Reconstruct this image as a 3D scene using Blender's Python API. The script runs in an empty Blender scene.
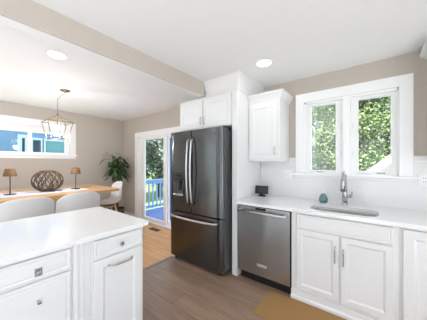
import bpy, bmesh, math, random
from mathutils import Vector, Matrix
R = math.radians
sc = bpy.context.scene
col = sc.collection
random.seed(7)

# ------------------------------------------------------------------ camera
EYE = 1.338
cam_d = bpy.data.cameras.new('camera'); cam = bpy.data.objects.new('camera', cam_d); col.objects.link(cam)
cam.location = (0, 0, EYE); cam.rotation_euler = (R(90), 0, R(37.68))
cam_d.sensor_width = 36; cam_d.lens = 205.3 / 427 * 36; cam_d.shift_y = 2.5 / 427
cam_d.clip_start = 0.05
sc.camera = cam

# ------------------------------------------------------------------ sky, sun, exposure
w = bpy.data.worlds.new('sky'); sc.world = w; w.use_nodes = True
bg = w.node_tree.nodes['Background']; bg.inputs[0].default_value = (0.80, 0.89, 1.0, 1); bg.inputs[1].default_value = 1.6
sd = bpy.data.lights.new('sun', 'SUN'); sd.energy = 17.0; sd.angle = R(1.0); sd.color = (0.93, 0.965, 1.0)
sun = bpy.data.objects.new('sun', sd); col.objects.link(sun)
sun.rotation_euler = Vector((-0.06, 0.82, -0.56)).to_track_quat('-Z', 'Y').to_euler()
sc.view_settings.view_transform = 'Standard'; sc.view_settings.look = 'None'
sc.view_settings.gamma = 1; sc.view_settings.use_curve_mapping = False
sc.view_settings.exposure = 0.82
LAMP_KITCHEN = 0.5; LAMP_DINING = 3.0      # recessed ceiling lamps
sc.cycles.use_denoising = True
sc.cycles.max_bounces = 12; sc.cycles.diffuse_bounces = 6; sc.cycles.transparent_max_bounces = 16
sc.cycles.sample_clamp_indirect = 8

# ------------------------------------------------------------------ materials
def S(r, g, b):
    f = lambda c: (c / 255 / 12.92) if c / 255 <= 0.04045 else ((c / 255 + 0.055) / 1.055) ** 2.4
    return (f(r), f(g), f(b), 1)

def mat(name, color, rough=0.5, metal=0.0, noise=0.0, nscale=8, bump=0.0, bscale=60, stretch=None, spec=None, emit=None, estr=0, sheen=0, coat=0):
    m = bpy.data.materials.new(name); m.use_nodes = True
    nt = m.node_tree; b = nt.nodes['Principled BSDF']
    b.inputs['Base Color'].default_value = color; b.inputs['Roughness'].default_value = rough; b.inputs['Metallic'].default_value = metal
    if spec is not None: b.inputs['Specular IOR Level'].default_value = spec
    if coat: b.inputs['Coat Weight'].default_value = coat
    if emit: b.inputs['Emission Color'].default_value = emit; b.inputs['Emission Strength'].default_value = estr
    tc = nt.nodes.new('ShaderNodeTexCoord'); mp = nt.nodes.new('ShaderNodeMapping')
    nt.links.new(tc.outputs['Object'], mp.inputs['Vector'])
    if stretch: mp.inputs['Scale'].default_value = stretch
    n = nt.nodes.new('ShaderNodeTexNoise'); n.inputs['Scale'].default_value = nscale; n.inputs['Detail'].default_value = 4
    nt.links.new(mp.outputs['Vector'], n.inputs['Vector'])
    mx = nt.nodes.new('ShaderNodeMix'); mx.data_type = 'RGBA'
    k = max(noise, 0.012)
    mx.inputs['A'].default_value = tuple(c * (1 - k) for c in color[:3]) + (1,)
    mx.inputs['B'].default_value = tuple(min(1, c * (1 + k)) for c in color[:3]) + (1,)
    nt.links.new(n.outputs['Fac'], mx.inputs['Factor']); nt.links.new(mx.outputs['Result'], b.inputs['Base Color'])
    if bump:
        n2 = nt.nodes.new('ShaderNodeTexNoise'); n2.inputs['Scale'].default_value = bscale
        nt.links.new(mp.outputs['Vector'], n2.inputs['Vector'])
        bp = nt.nodes.new('ShaderNodeBump'); bp.inputs['Strength'].default_value = bump; bp.inputs['Distance'].default_value = 0.005
        nt.links.new(n2.outputs['Fac'], bp.inputs['Height']); nt.links.new(bp.outputs['Normal'], b.inputs['Normal'])
    return m

def wood_planks(name, c1, c2, c3, length, width, rough, rot=0.0, gap=0.002):
    m = bpy.data.materials.new(name); m.use_nodes = True; nt = m.node_tree; b = nt.nodes['Principled BSDF']
    L = nt.links.new
    tc = nt.nodes.new('ShaderNodeTexCoord'); mp = nt.nodes.new('ShaderNodeMapping'); mp.inputs['Rotation'].default_value = (0, 0, rot)
    L(tc.outputs['Object'], mp.inputs['Vector'])
    br = nt.nodes.new('ShaderNodeTexBrick'); br.offset = 0.37; br.offset_frequency = 2
    br.inputs['Scale'].default_value = 1; br.inputs['Brick Width'].default_value = length; br.inputs['Row Height'].default_value = width
    br.inputs['Mortar Size'].default_value = gap; br.inputs['Color1'].default_value = c1; br.inputs['Color2'].default_value = c2; br.inputs['Mortar'].default_value = c3
    L(mp.outputs['Vector'], br.inputs['Vector'])
    m2 = nt.nodes.new('ShaderNodeMapping'); m2.inputs['Scale'].default_value = (1.2, 14, 1); L(mp.outputs['Vector'], m2.inputs['Vector'])
    n = nt.nodes.new('ShaderNodeTexNoise'); n.inputs['Scale'].default_value = 2.2; n.inputs['Detail'].default_value = 6; n.inputs['Roughness'].default_value = 0.62
    L(m2.outputs['Vector'], n.inputs['Vector'])
    rp = nt.nodes.new('ShaderNodeMapRange'); rp.inputs['From Min'].default_value = 0.3; rp.inputs['From Max'].default_value = 0.7
    rp.inputs['To Min'].default_value = 0.78; rp.inputs['To Max'].default_value = 1.2; L(n.outputs['Fac'], rp.inputs['Value'])
    mx = nt.nodes.new('ShaderNodeMix'); mx.data_type = 'RGBA'; mx.blend_type = 'MULTIPLY'; mx.inputs['Factor'].default_value = 1
    L(br.outputs['Color'], mx.inputs['A']); L(rp.outputs['Result'], mx.inputs['B']); L(mx.outputs['Result'], b.inputs['Base Color'])
    b.inputs['Roughness'].default_value = rough
    bp = nt.nodes.new('ShaderNodeBump'); bp.inputs['Strength'].default_value = 0.15; bp.inputs['Distance'].default_value = 0.003
    L(n.outputs['Fac'], bp.inputs['Height']); L(bp.outputs['Normal'], b.inputs['Normal'])
    return m

def brick_mat(name, c, mort, bw, rh, ms, rough, axes, bumpd=0.4):
    m = bpy.data.materials.new(name); m.use_nodes = True; nt = m.node_tree; b = nt.nodes['Principled BSDF']; L = nt.links.new
    tc = nt.nodes.new('ShaderNodeTexCoord'); sp = nt.nodes.new('ShaderNodeSeparateXYZ'); cb = nt.nodes.new('ShaderNodeCombineXYZ')
    L(tc.outputs['Object'], sp.inputs[0]); L(sp.outputs[axes[0]], cb.inputs[0]); L(sp.outputs[axes[1]], cb.inputs[1])
    br = nt.nodes.new('ShaderNodeTexBrick'); br.inputs['Scale'].default_value = 1; br.inputs['Brick Width'].default_value = bw; br.inputs['Row Height'].default_value = rh
    br.inputs['Mortar Size'].default_value = ms; br.inputs['Color1'].default_value = c; br.inputs['Color2'].default_value = c; br.inputs['Mortar'].default_value = mort
    L(cb.outputs[0], br.inputs['Vector']); L(br.outputs['Color'], b.inputs['Base Color'])
    b.inputs['Roughness'].default_value = rough
    bp = nt.nodes.new('ShaderNodeBump'); bp.inputs['Strength'].default_value = bumpd; bp.inputs['Distance'].default_value = 0.002; bp.invert = True
    L(br.outputs['Fac'], bp.inputs['Height']); L(bp.outputs['Normal'], b.inputs['Normal'])
    return m

def glass_mat(name, tint=(1, 1, 1, 1), haze=0.0, refl=0.06):
    m = bpy.data.materials.new(name); m.use_nodes = True; nt = m.node_tree; L = nt.links.new
    nt.nodes.remove(nt.nodes['Principled BSDF']); out = nt.nodes['Material Output']
    tr = nt.nodes.new('ShaderNodeBsdfTransparent'); tr.inputs[0].default_value = tint
    gl = nt.nodes.new('ShaderNodeBsdfGlossy'); gl.inputs['Roughness'].default_value = 0.02
    fr = nt.nodes.new('ShaderNodeLayerWeight'); fr.inputs['Blend'].default_value = 0.5
    pw = nt.nodes.new('ShaderNodeMath'); pw.operation = 'POWER'; pw.inputs[1].default_value = 4; L(fr.outputs['Facing'], pw.inputs[0])
    ml = nt.nodes.new('ShaderNodeMath'); ml.operation = 'MULTIPLY_ADD'; ml.inputs[1].default_value = 0.5; ml.inputs[2].default_value = 0.03; L(pw.outputs[0], ml.inputs[0])
    mx = nt.nodes.new('ShaderNodeMixShader'); L(ml.outputs[0], mx.inputs[0]); L(tr.outputs[0], mx.inputs[1]); L(gl.outputs[0], mx.inputs[2])
    last = mx
    if haze:
        df = nt.nodes.new('ShaderNodeBsdfDiffuse'); df.inputs[0].default_value = (0.8, 0.8, 0.8, 1)
        tl = nt.nodes.new('ShaderNodeBsdfTranslucent'); tl.inputs[0].default_value = (0.8, 0.8, 0.8, 1)
        ad = nt.nodes.new('ShaderNodeMixShader'); L(df.outputs[0], ad.inputs[1]); L(tl.outputs[0], ad.inputs[2])
        m2 = nt.nodes.new('ShaderNodeMixShader'); m2.inputs[0].default_value = haze
        L(last.outputs[0], m2.inputs[1]); L(ad.outputs[0], m2.inputs[2]); last = m2
    L(last.outputs[0], out.inputs['Surface'])
    return m

def leaf_mat(name, ca, cb_, cc, nscale=1.4):
    m = bpy.data.materials.new(name); m.use_nodes = True; nt = m.node_tree; b = nt.nodes['Principled BSDF']; L = nt.links.new
    g = nt.nodes.new('ShaderNodeNewGeometry'); rp = nt.nodes.new('ShaderNodeValToRGB')
    rp.color_ramp.elements[0].color = ca; rp.color_ramp.elements[1].color = cc
    e = rp.color_ramp.elements.new(0.5); e.color = cb_
    L(g.outputs['Random Per Island'], rp.inputs[0]); L(rp.outputs[0], b.inputs['Base Color'])
    b.inputs['Roughness'].default_value = 0.45
    tl = nt.nodes.new('ShaderNodeBsdfTranslucent'); L(rp.outputs[0], tl.inputs[0])
    mx = nt.nodes.new('ShaderNodeMixShader'); mx.inputs[0].default_value = 0.35
    L(b.outputs[0], mx.inputs[1]); L(tl.outputs[0], mx.inputs[2]); L(mx.outputs[0], nt.nodes['Material Output'].inputs['Surface'])
    return m

M = {}
M['cab'] = mat('cabinet_white_paint', (0.79, 0.79, 0.79, 1), 0.32)
M['trim'] = mat('trim_white_paint', (0.90, 0.90, 0.90, 1), 0.35)
M['ceil'] = mat('ceiling_white_paint', (0.91, 0.91, 0.91, 1), 0.9, bump=0.05, bscale=90)
M['wall'] = mat('greige_wall_paint', S(191, 182, 172), 0.85, noise=0.02, bump=0.04, bscale=120)
M['quartz'] = mat('white_quartz', (0.85, 0.85, 0.85, 1), 0.12, noise=0.015, nscale=14)
M['floor'] = wood_planks('brown_wood_planks', S(154, 128, 108), S(132, 109, 92), S(98, 80, 66), 1.5, 0.185, 0.38)
M['floor2'] = wood_planks('honey_oak_strips', S(214, 160, 98), S(202, 146, 86), S(160, 110, 62), 1.1, 0.085, 0.34)
M['bounce_carpet'] = mat('pale_bounce_carpet', S(232, 235, 240), 0.95, noise=0.05, nscale=60, bump=0.3, bscale=300)
M['tile'] = brick_mat('white_subway_tile', (0.79, 0.79, 0.79, 1), (0.77, 0.77, 0.77, 1), 0.152, 0.076, 0.0014, 0.18, (0, 2), 0.2)
M['fridge'] = mat('dark_stainless', (0.122, 0.125, 0.129, 1), 0.2, 1.0, noise=0.04, nscale=6, stretch=(40, 40, 0.6))
M['steel'] = mat('brushed_stainless', (0.47, 0.485, 0.50, 1), 0.22, 1.0, noise=0.05, nscale=6, stretch=(40, 40, 0.6))
M['sinksteel'] = mat('sink_stainless', (0.46, 0.46, 0.46, 1), 0.3, 1.0, noise=0.04)
M['handle'] = mat('polished_steel_handle', (0.58, 0.58, 0.585, 1), 0.34, 1.0)
M['nickel'] = mat('brushed_nickel', (0.50, 0.49, 0.48, 1), 0.26, 1.0)
M['fridge_side'] = mat('charcoal_enamel', (0.075, 0.075, 0.078, 1), 0.45)
M['black'] = mat('black_plastic', (0.012, 0.012, 0.013, 1), 0.4)
M['blackgloss'] = mat('black_glass', (0.015, 0.015, 0.017, 1), 0.08)
M['screen'] = mat('dark_screen', (0.03, 0.035, 0.03, 1), 0.5)
M['grey'] = mat('grey_plastic', (0.16, 0.16, 0.165, 1), 0.4)
M['badge'] = mat('pale_badge_metal', (0.75, 0.75, 0.75, 1), 0.3, 0.6)
M['white_plastic'] = mat('white_plastic', (0.84, 0.84, 0.84, 1), 0.3)
M['slot'] = mat('dark_slot', (0.12, 0.12, 0.12, 1), 0.6)
M['glass'] = glass_mat('clear_glass')
M['glass_screen'] = glass_mat('glass_with_insect_screen', haze=0.10)
M['chair'] = mat('white_moulded_shell', (0.78, 0.78, 0.785, 1), 0.35)
M['oak'] = mat('oak_table_wood', S(202, 162, 116), 0.4, noise=0.12, nscale=3, stretch=(14, 1, 14))
M['legwood'] = mat('pale_leg_wood', S(206, 168, 120), 0.5, noise=0.1, stretch=(20, 20, 2))
M['runner'] = mat('lavender_grey_cloth', S(212, 213, 232), 0.9, noise=0.03, nscale=90, bump=0.3, bscale=400)
M['lampshade'] = mat('brown_wood_shade', S(112, 80, 44), 0.6, noise=0.15, nscale=12, stretch=(6, 6, 1))
M['lampmetal'] = mat('dark_lamp_metal', (0.07, 0.07, 0.09, 1), 0.35, 0.6)
M['wicker'] = mat('brown_willow', S(88, 69, 50), 0.7, noise=0.3, nscale=30, bump=0.3)
M['brass'] = mat('aged_brass', (0.30, 0.22, 0.11, 1), 0.4, 1.0, noise=0.05)
M['candle'] = mat('white_candle_sleeve', (0.85, 0.84, 0.80, 1), 0.5)
M['bulb'] = mat('lit_bulb', (1, 0.97, 0.9, 1), 0.3, emit=(1, 0.93, 0.82, 1), estr=3)
M['lens'] = mat('lit_downlight_lens', (1, 1, 1, 1), 0.4, emit=(1, 0.985, 0.96, 1), estr=6)
M['leaf'] = leaf_mat('glossy_house_plant_leaf', S(34, 62, 34), S(48, 88, 44), S(86, 128, 60))
M['stem'] = mat('brown_plant_stem', S(96, 78, 54), 0.8, noise=0.2)
M['pot'] = mat('dark_woven_pot', S(54, 42, 36), 0.7, noise=0.25, nscale=40, bump=0.4)
M['soil'] = mat('potting_soil', S(44, 32, 24), 0.95, noise=0.3, nscale=60)
M['teal'] = mat('teal_soap_in_bottle', S(84, 122, 128), 0.12, coat=0.6)
M['register'] = mat('bronze_floor_register', S(74, 50, 32), 0.5, 0.3)
M['rug'] = None
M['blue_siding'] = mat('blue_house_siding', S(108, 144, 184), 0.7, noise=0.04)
M['blue_trim'] = mat('pale_blue_trim', S(184, 206, 230), 0.6)
M['teal_pane'] = mat('teal_window_pane', S(92, 146, 164), 0.2)
M['dark_pane'] = mat('dark_window_pane', S(52, 72, 94), 0.15)
M['deck_blue'] = mat('skylight_tinted_rail', S(150, 182, 226), 0.6, noise=0.03)  # bluish skylight tint of a white rail put into its colour
M['deck_floor'] = wood_planks('blue_grey_deck_boards', S(104, 136, 194), S(94, 126, 184), S(48, 66, 110), 3.6, 0.14, 0.6, gap=0.006)  # deck boards carry the same bluish shade tint in their colour
M['stile_shade_blue'] = mat('shaded_stile_blue', S(52, 80, 132), 0.6, noise=0.03)  # blue shade on the door stile put into this colour
M['bark'] = mat('tree_bark', S(60, 52, 44), 0.9, noise=0.3, nscale=12, bump=0.6, bscale=30)
M['tree_a'] = leaf_mat('sunlit_tree_leaf', S(34, 54, 32), S(80, 106, 54), S(154, 168, 112))
M['tree_b'] = leaf_mat('deep_tree_leaf', S(26, 42, 28), S(54, 76, 50), S(108, 126, 96))
M['tree_c'] = leaf_mat('silvery_tree_leaf', S(36, 54, 50), S(78, 98, 88), S(164, 178, 164))
M['lawn'] = mat('lawn_grass', S(110, 136, 70), 0.95, noise=0.25, nscale=20, bump=0.4)
M['patio'] = mat('unseen_ground_grey', S(140, 138, 132), 0.9, noise=0.06, nscale=4)
M['bounce_ground'] = mat('white_bounce_stone', S(216, 214, 210), 0.9, noise=0.05, nscale=4)
M['shed_white'] = mat('white_shed_paint', (0.86, 0.87, 0.88, 1), 0.5)
M['shingle'] = brick_mat('grey_roof_shingles', S(136, 136, 140), S(96, 96, 100), 0.3, 0.14, 0.008, 0.9, (0, 1))

def rug_mat():
    m = bpy.data.materials.new('tan_woven_jute'); m.use_nodes = True; nt = m.node_tree; b = nt.nodes['Principled BSDF']; L = nt.links.new
    tc = nt.nodes.new('ShaderNodeTexCoord')
    w1 = nt.nodes.new('ShaderNodeTexWave'); w1.bands_direction = 'X'; w1.inputs['Scale'].default_value = 26; w1.inputs['Distortion'].default_value = 0.6
    w2 = nt.nodes.new('ShaderNodeTexWave'); w2.bands_direction = 'Y'; w2.inputs['Scale'].default_value = 16; w2.inputs['Distortion'].default_value = 0.6
    L(tc.outputs['Object'], w1.inputs['Vector']); L(tc.outputs['Object'], w2.inputs['Vector'])
    mu = nt.nodes.new('ShaderNodeMath'); mu.operation = 'MULTIPLY'; L(w1.outputs['Fac'], mu.inputs[0]); L(w2.outputs['Fac'], mu.inputs[1])
    mx = nt.nodes.new('ShaderNodeMix'); mx.data_type = 'RGBA'; mx.inputs['A'].default_value = S(150, 112, 66); mx.inputs['B'].default_value = S(196, 156, 104)
    L(mu.outputs[0], mx.inputs['Factor']); L(mx.outputs['Result'], b.inputs['Base Color']); b.inputs['Roughness'].default_value = 0.95
    bp = nt.nodes.new('ShaderNodeBump'); bp.inputs['Strength'].default_value = 0.6; bp.inputs['Distance'].default_value = 0.004
    L(mu.outputs[0], bp.inputs['Height']); L(bp.outputs['Normal'], b.inputs['Normal'])
    return m
M['rug'] = rug_mat()
for k_ in ('fridge', 'steel'):
    nt_ = M[k_].node_tree; b_ = nt_.nodes['Principled BSDF']; tg = nt_.nodes.new('ShaderNodeTangent'); tg.direction_type = 'RADIAL'; tg.axis = 'Z'
    nt_.links.new(tg.outputs[0], b_.inputs['Tangent']); b_.inputs['Anisotropic'].default_value = 0.85; b_.inputs['Anisotropic Rotation'].default_value = 0.25

# ------------------------------------------------------------------ mesh helpers
def nb(): return bmesh.new()

def box(bm, x0, x1, y0, y1, z0, z1, bev=0.0, seg=2):
    t = bmesh.new()
    vs = [t.verts.new((x, y, z)) for x in (x0, x1) for y in (y0, y1) for z in (z0, z1)]
    for f in ((0, 1, 3, 2), (4, 6, 7, 5), (0, 4, 5, 1), (2, 3, 7, 6), (0, 2, 6, 4), (1, 5, 7, 3)): t.faces.new([vs[i] for i in f])
    if bev: bmesh.ops.bevel(t, geom=t.edges[:], offset=bev, segments=seg, affect='EDGES', profile=0.5)
    join(bm, t)
    return bm

def join(bm, t):
    vm = {}
    for v in t.verts: vm[v] = bm.verts.new(v.co)
    for f in t.faces:
        try: bm.faces.new([vm[v] for v in f.verts]).smooth = f.smooth
        except ValueError: pass
    t.free()

def lathe(bm, prof, cx=0, cy=0, seg=24, cap=True, smooth=True):
    rings = []
    for r, z in prof:
        rings.append([bm.verts.new((cx + r * math.cos(2 * math.pi * i / seg), cy + r * math.sin(2 * math.pi * i / seg), z)) for i in range(seg)])
    for a, b in zip(rings, rings[1:]):
        for i in range(seg):
            bm.faces.new((a[i], a[(i + 1) % seg], b[(i + 1) % seg], b[i])).smooth = smooth
    if cap: bm.faces.new(rings[0][::-1]); bm.faces.new(rings[-1])
    return bm

def tube(bm, pts, r, seg=10, closed=False, smooth=True):
    pts = [Vector(p) for p in pts]; n = len(pts)
    rr = r if isinstance(r, (list, tuple)) else [r] * n
    rings = []; prev = None
    for i, p in enumerate(pts):
        if closed: d = pts[(i + 1) % n] - pts[i - 1]
        else: d = pts[min(i + 1, n - 1)] - pts[max(i - 1, 0)]
        d.normalize()
        if prev is None:
            a = Vector((0, 0, 1)) if abs(d.z) < 0.9 else Vector((1, 0, 0))
            u = d.cross(a).normalized()
        else:
            u = (prev - d * prev.dot(d)).normalized()
        prev = u; v = d.cross(u)
        rings.append([bm.verts.new(p + (u * math.cos(2 * math.pi * k / seg) + v * math.sin(2 * math.pi * k / seg)) * rr[i]) for k in range(seg)])
    m = n if closed else n - 1
    for i in range(m):
        a, b = rings[i], rings[(i + 1) % n]
        for k in range(seg): bm.faces.new((a[k], a[(k + 1) % seg], b[(k + 1) % seg], b[k])).smooth = smooth
    if not closed: bm.faces.new(rings[0][::-1]); bm.faces.new(rings[-1])
    return bm

def prism(bm, poly, axis, a0, a1):
    # poly: 2D points; axis 'x': (y,z) pts, 'y': (x,z) pts, 'z': (x,y) pts
    def P(p, a): return {'x': (a, p[0], p[1]), 'y': (p[0], a, p[1]), 'z': (p[0], p[1], a)}[axis]
    A = [bm.verts.new(P(p, a0)) for p in poly]; B = [bm.verts.new(P(p, a1)) for p in poly]
    n = len(poly)
    for i in range(n): bm.faces.new((A[i], A[(i + 1) % n], B[(i + 1) % n], B[i]))
    bm.faces.new(A[::-1]); bm.faces.new(B)
    return bm

def holes(bm, axis, c0, c1, u0, u1, v0, v1, hs):
    # slab with rectangular openings; axis = thin direction
    us = sorted({u0, u1, *[h[0] for h in hs], *[h[1] for h in hs]}); vs = sorted({v0, v1, *[h[2] for h in hs], *[h[3] for h in hs]})
    for i in range(len(us) - 1):
        for j in range(len(vs) - 1):
            cu, cv = (us[i] + us[i + 1]) / 2, (vs[j] + vs[j + 1]) / 2
            if any(h[0] < cu < h[1] and h[2] < cv < h[3] for h in hs): continue
            if axis == 'y': box(bm, us[i], us[i + 1], c0, c1, vs[j], vs[j + 1])
            elif axis == 'x': box(bm, c0, c1, us[i], us[i + 1], vs[j], vs[j + 1])
            else: box(bm, us[i], us[i + 1], vs[j], vs[j + 1], c0, c1)
    return bm

def facing_y(y): return lambda a, b, c: (a, y - c, b)       # panel on a face that looks towards -Y
def facing_x(x): return lambda a, b, c: (x + c, a, b)       # panel on a face that looks towards +X

def panel(bm, P, a0, a1, b0, b1, t=0.019, fw=0.062, raised=False, flat=False):
    if flat: rings = [(0, 0), (0, t - 0.003), (0.003, t)] + ([(0.014, t), (0.02, t - 0.003), (0.026, t)] if raised else [])
    else:
        rings = [(0, 0), (0, t - 0.003), (0.003, t), (fw, t), (fw + 0.004, t - 0.004), (fw + 0.014, t - 0.009)]
    R_ = []
    for ins, c in rings:
        R_.append([bm.verts.new(P(a, b, c)) for a, b in ((a0 + ins, b0 + ins), (a1 - ins, b0 + ins), (a1 - ins, b1 - ins), (a0 + ins, b1 - ins))])
    for A, B in zip(R_, R_[1:]):
        for i in range(4): bm.faces.new((A[i], A[(i + 1) % 4], B[(i + 1) % 4], B[i]))
    bm.faces.new(R_[0][::-1]); bm.faces.new(R_[-1])
    return bm

def pull(bm, P, a0, b0, a1, b1, c=0.019, out=0.03, r=0.005, bow=0.0, n=14):
    # bar pull with two feet, on face map P, from (a0,b0) to (a1,b1)
    pts = []
    for i in range(n + 1):
        s = i / n
        e = min(s, 1 - s) / 0.12
        h = out * (math.sin(min(1, e) * math.pi / 2)) + bow * math.sin(math.pi * s)
        pts.append(P(a0 + (a1 - a0) * s, b0 + (b1 - b0) * s, c - 0.002 + h))
    tube(bm, pts, r, 10)
    return bm

def obj(name, bm, m, parent=None, loc=None, smooth=None):
    bmesh.ops.recalc_face_normals(bm, faces=bm.faces[:])
    me = bpy.data.meshes.new(name); o = bpy.data.objects.new(name, me)
    if parent is not None and parent.get('_o') is not None:
        off = Vector(parent['_o']); bmesh.ops.translate(bm, verts=bm.verts[:], vec=-off)
    elif loc is not None:
        bmesh.ops.translate(bm, verts=bm.verts[:], vec=-Vector(loc)); o.location = loc
    if smooth:
        for f in bm.faces: f.smooth = True
    bm.to_mesh(me); bm.free()
    me.materials.append(m)
    col.objects.link(o)
    if parent is not None:
        o.parent = parent
        if parent.get('_o') is not None: o['_o'] = list(parent['_o'])
    return o

def thing(name, label, cat, loc=(0, 0, 0), rz=0, group=None, kind=None):
    o = bpy.data.objects.new(name, None); col.objects.link(o); o.empty_display_size = 0.1
    o.location = loc; o.rotation_euler = (0, 0, rz); o['_o'] = list(loc)
    if label: o['label'] = label; o['category'] = cat
    if group: o['group'] = group
    if kind: o['kind'] = kind
    return o

def tag(o, label, cat, group=None):
    o['label'] = label; o['category'] = cat
    if group: o['group'] = group
    return o

def struct(name, bm, m, parent=None):
    o = obj(name, bm, m, parent)
    if parent is None: o['kind'] = 'structure'
    return o

def copy_tree(o, parent=None):
    c = o.copy(); col.objects.link(c)
    if parent is not None: c.parent = parent
    for ch in list(o.children): copy_tree(ch, c)
    return c

# ------------------------------------------------------------------ room shell
WY = 2.72; WX = -5.0; CZ = 2.39; RY = -4.6; RX = 2.3
TY = -0.9                                             # kitchen floor ends behind the camera, unseen pale carpet added beyond to bounce sunlight
struct('floor', box(nb(), -2.25, RX, TY, WY + 0.12, -0.05, 0), M['floor'])
struct('floor_dining', box(nb(), WX, -2.25, TY, WY + 0.12, -0.05, 0), M['floor2'])
struct('floor_bounce_carpet', box(nb(), WX, RX, RY, TY, -0.05, 0.0), M['bounce_carpet'])  # unseen, kept pale to throw sunlight up to the ceiling
struct('ceiling', box(nb(), WX - 0.12, RX + 0.12, RY - 0.1, WY + 0.14, CZ, CZ + 0.2), M['ceil'])
DX0, DX1, DZ = -4.33, -2.55, 1.935
KX0, KX1, KZ0, KZ1 = -0.67, 0.212, 1.20, 2.085
struct('wall_back', holes(nb(), 'y', WY, WY + 0.12, WX - 0.12, RX + 0.12, -0.05, CZ, [(DX0, DX1, -0.05, DZ), (KX0, KX1, KZ0, KZ1)]), M['wall'])
NY0, NY1, NZ0, NZ1 = -0.55, 1.565, 1.49, 2.03
struct('wall_left', holes(nb(), 'x', WX - 0.12, WX, RY, WY, -0.05, CZ, [(NY0, NY1, NZ0, NZ1), (-3.3, -2.2, 0.1, 2.2)]), M['wall'])  # second opening is unseen, added for the reflection in the refrigerator
struct('wall_right', holes(nb(), 'x', RX, RX + 0.12, RY, WY, -0.05, CZ, [(-4.4, 1.2, 0.05, 2.32)]), M['wall'])  # unseen opening, added to fill the room with side daylight
struct('wall_front', holes(nb(), 'y', RY - 0.12, RY, WX - 0.12, RX + 0.12, -0.05, CZ, [(-4.5, -4.12, 0.2, 2.25), (-3.92, -3.54, 0.2, 2.25), (-2.6, -2.0, 0.2, 2.25), (-0.4, 0.4, 0.2, 2.25)]), M['wall'])  # unseen openings, added for rear daylight and streaks on the dishwasher

# dropped beam between kitchen and dining ceiling: greige face, white underside
bb = box(nb(), -1.87, -1.752, RY, 2.06, 2.2175, CZ)
bo = struct('ceiling_beam', bb, M['ceil'])
fb = nb(); box(fb, -1.753, -1.745, RY, 2.06, 2.2165, CZ); struct('beam_face', fb, M['wall'], bo)

# backsplash tile
struct('wall_backsplash', holes(nb(), 'y', WY - 0.008, WY, -1.25, RX, 0.888, 1.348, [(KX0 - 0.1, KX1 + 0.1, 1.19, 1.40)]), M['tile'])
# cap moulding along tile top
struct('trim_backsplash', box(nb(), KX1 + 0.102, RX, WY - 0.014, WY, 1.345, 1.356, 0.003), M['trim'])

# kitchen window
win = thing('window_1', None, None, ((KX0 + KX1) / 2, WY, KZ0), kind='structure')
c = nb()
OX0, OX1, OZ1 = -0.768, 0.312, 2.19
box(c, OX0, KX0 + 0.004, WY - 0.022, WY, 1.20, OZ1, 0.003)
box(c, KX1 - 0.004, OX1, WY - 0.022, WY, 1.20, OZ1, 0.003)
box(c, KX0, KX1, WY - 0.022, WY, KZ1 - 0.004, OZ1, 0.003)
obj('window_casing', c, M['trim'], win)
c = nb(); box(c, OX0 - 0.03, OX1 + 0.03, WY - 0.06, WY + 0.05, 1.178, 1.204, 0.006); box(c, OX0 - 0.005, OX1 + 0.005, WY - 0.02, WY, 1.152, 1.178, 0.004)
obj('window_sill', c, M['trim'], win)
c = nb()
for z0, z1 in ((KZ0 - 0.0, KZ0 + 0.02), (KZ1 - 0.03, KZ1)): box(c, KX0, KX1, WY, WY + 0.11, z0, z1)
box(c, KX0, KX0 + 0.02, WY, WY + 0.11, KZ0, KZ1); box(c, KX1 - 0.015, KX1, WY, WY + 0.11, KZ0, KZ1)
box(c, -0.262, -0.188, WY - 0.006, WY + 0.11, KZ0, KZ1, 0.004)
obj('window_frame', c, M['trim'], win)
for k, (x0, x1, gx0, gx1) in enumerate(((KX0 + 0.02, -0.262, -0.598, -0.334), (-0.188, KX1 - 0.015, -0.119, 0.151))):
    c = nb(); holes(c, 'y', WY + 0.035, WY + 0.075, x0, x1, KZ0 + 0.02, KZ1 - 0.03, [(gx0, gx1, 1.247, 2.026)])
    # inner glazing bead
    for (a0, a1, b0, b1) in ((gx0 - 0.012, gx0, 1.235, 2.038), (gx1, gx1 + 0.012, 1.235, 2.038), (gx0, gx1, 1.235, 1.247), (gx0, gx1, 2.026, 2.038)):
        box(c, a0, a1, WY + 0.028, WY + 0.04, b0, b1)
    s = obj('window_sash', c, M['trim'], win)
    obj('window_pane', box(nb(), gx0, gx1, WY + 0.056, WY + 0.060, 1.247, 2.026), M['glass_screen'] if k == 0 else M['glass'], s)
    cr = nb(); cx = -0.5 if k == 0 else 0.075
    box(cr, cx - 0.035, cx + 0.035, WY + 0.012, WY + 0.036, 1.222, 1.232, 0.003); box(cr, cx - 0.03, cx + 0.02, WY + 0.004, WY + 0.014, 1.222, 1.230, 0.002)
    obj('window_crank', cr, M['grey'] if False else M['nickel'], s)
    lx = x1 - 0.02 if k == 0 else x0 + 0.02
    for lz in (1.40, 1.72):
        lk = nb(); box(lk, lx - 0.006, lx + 0.006, WY + 0.02, WY + 0.036, lz, lz + 0.07, 0.003); obj('window_latch', lk, M['white_plastic'], s)

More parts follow.
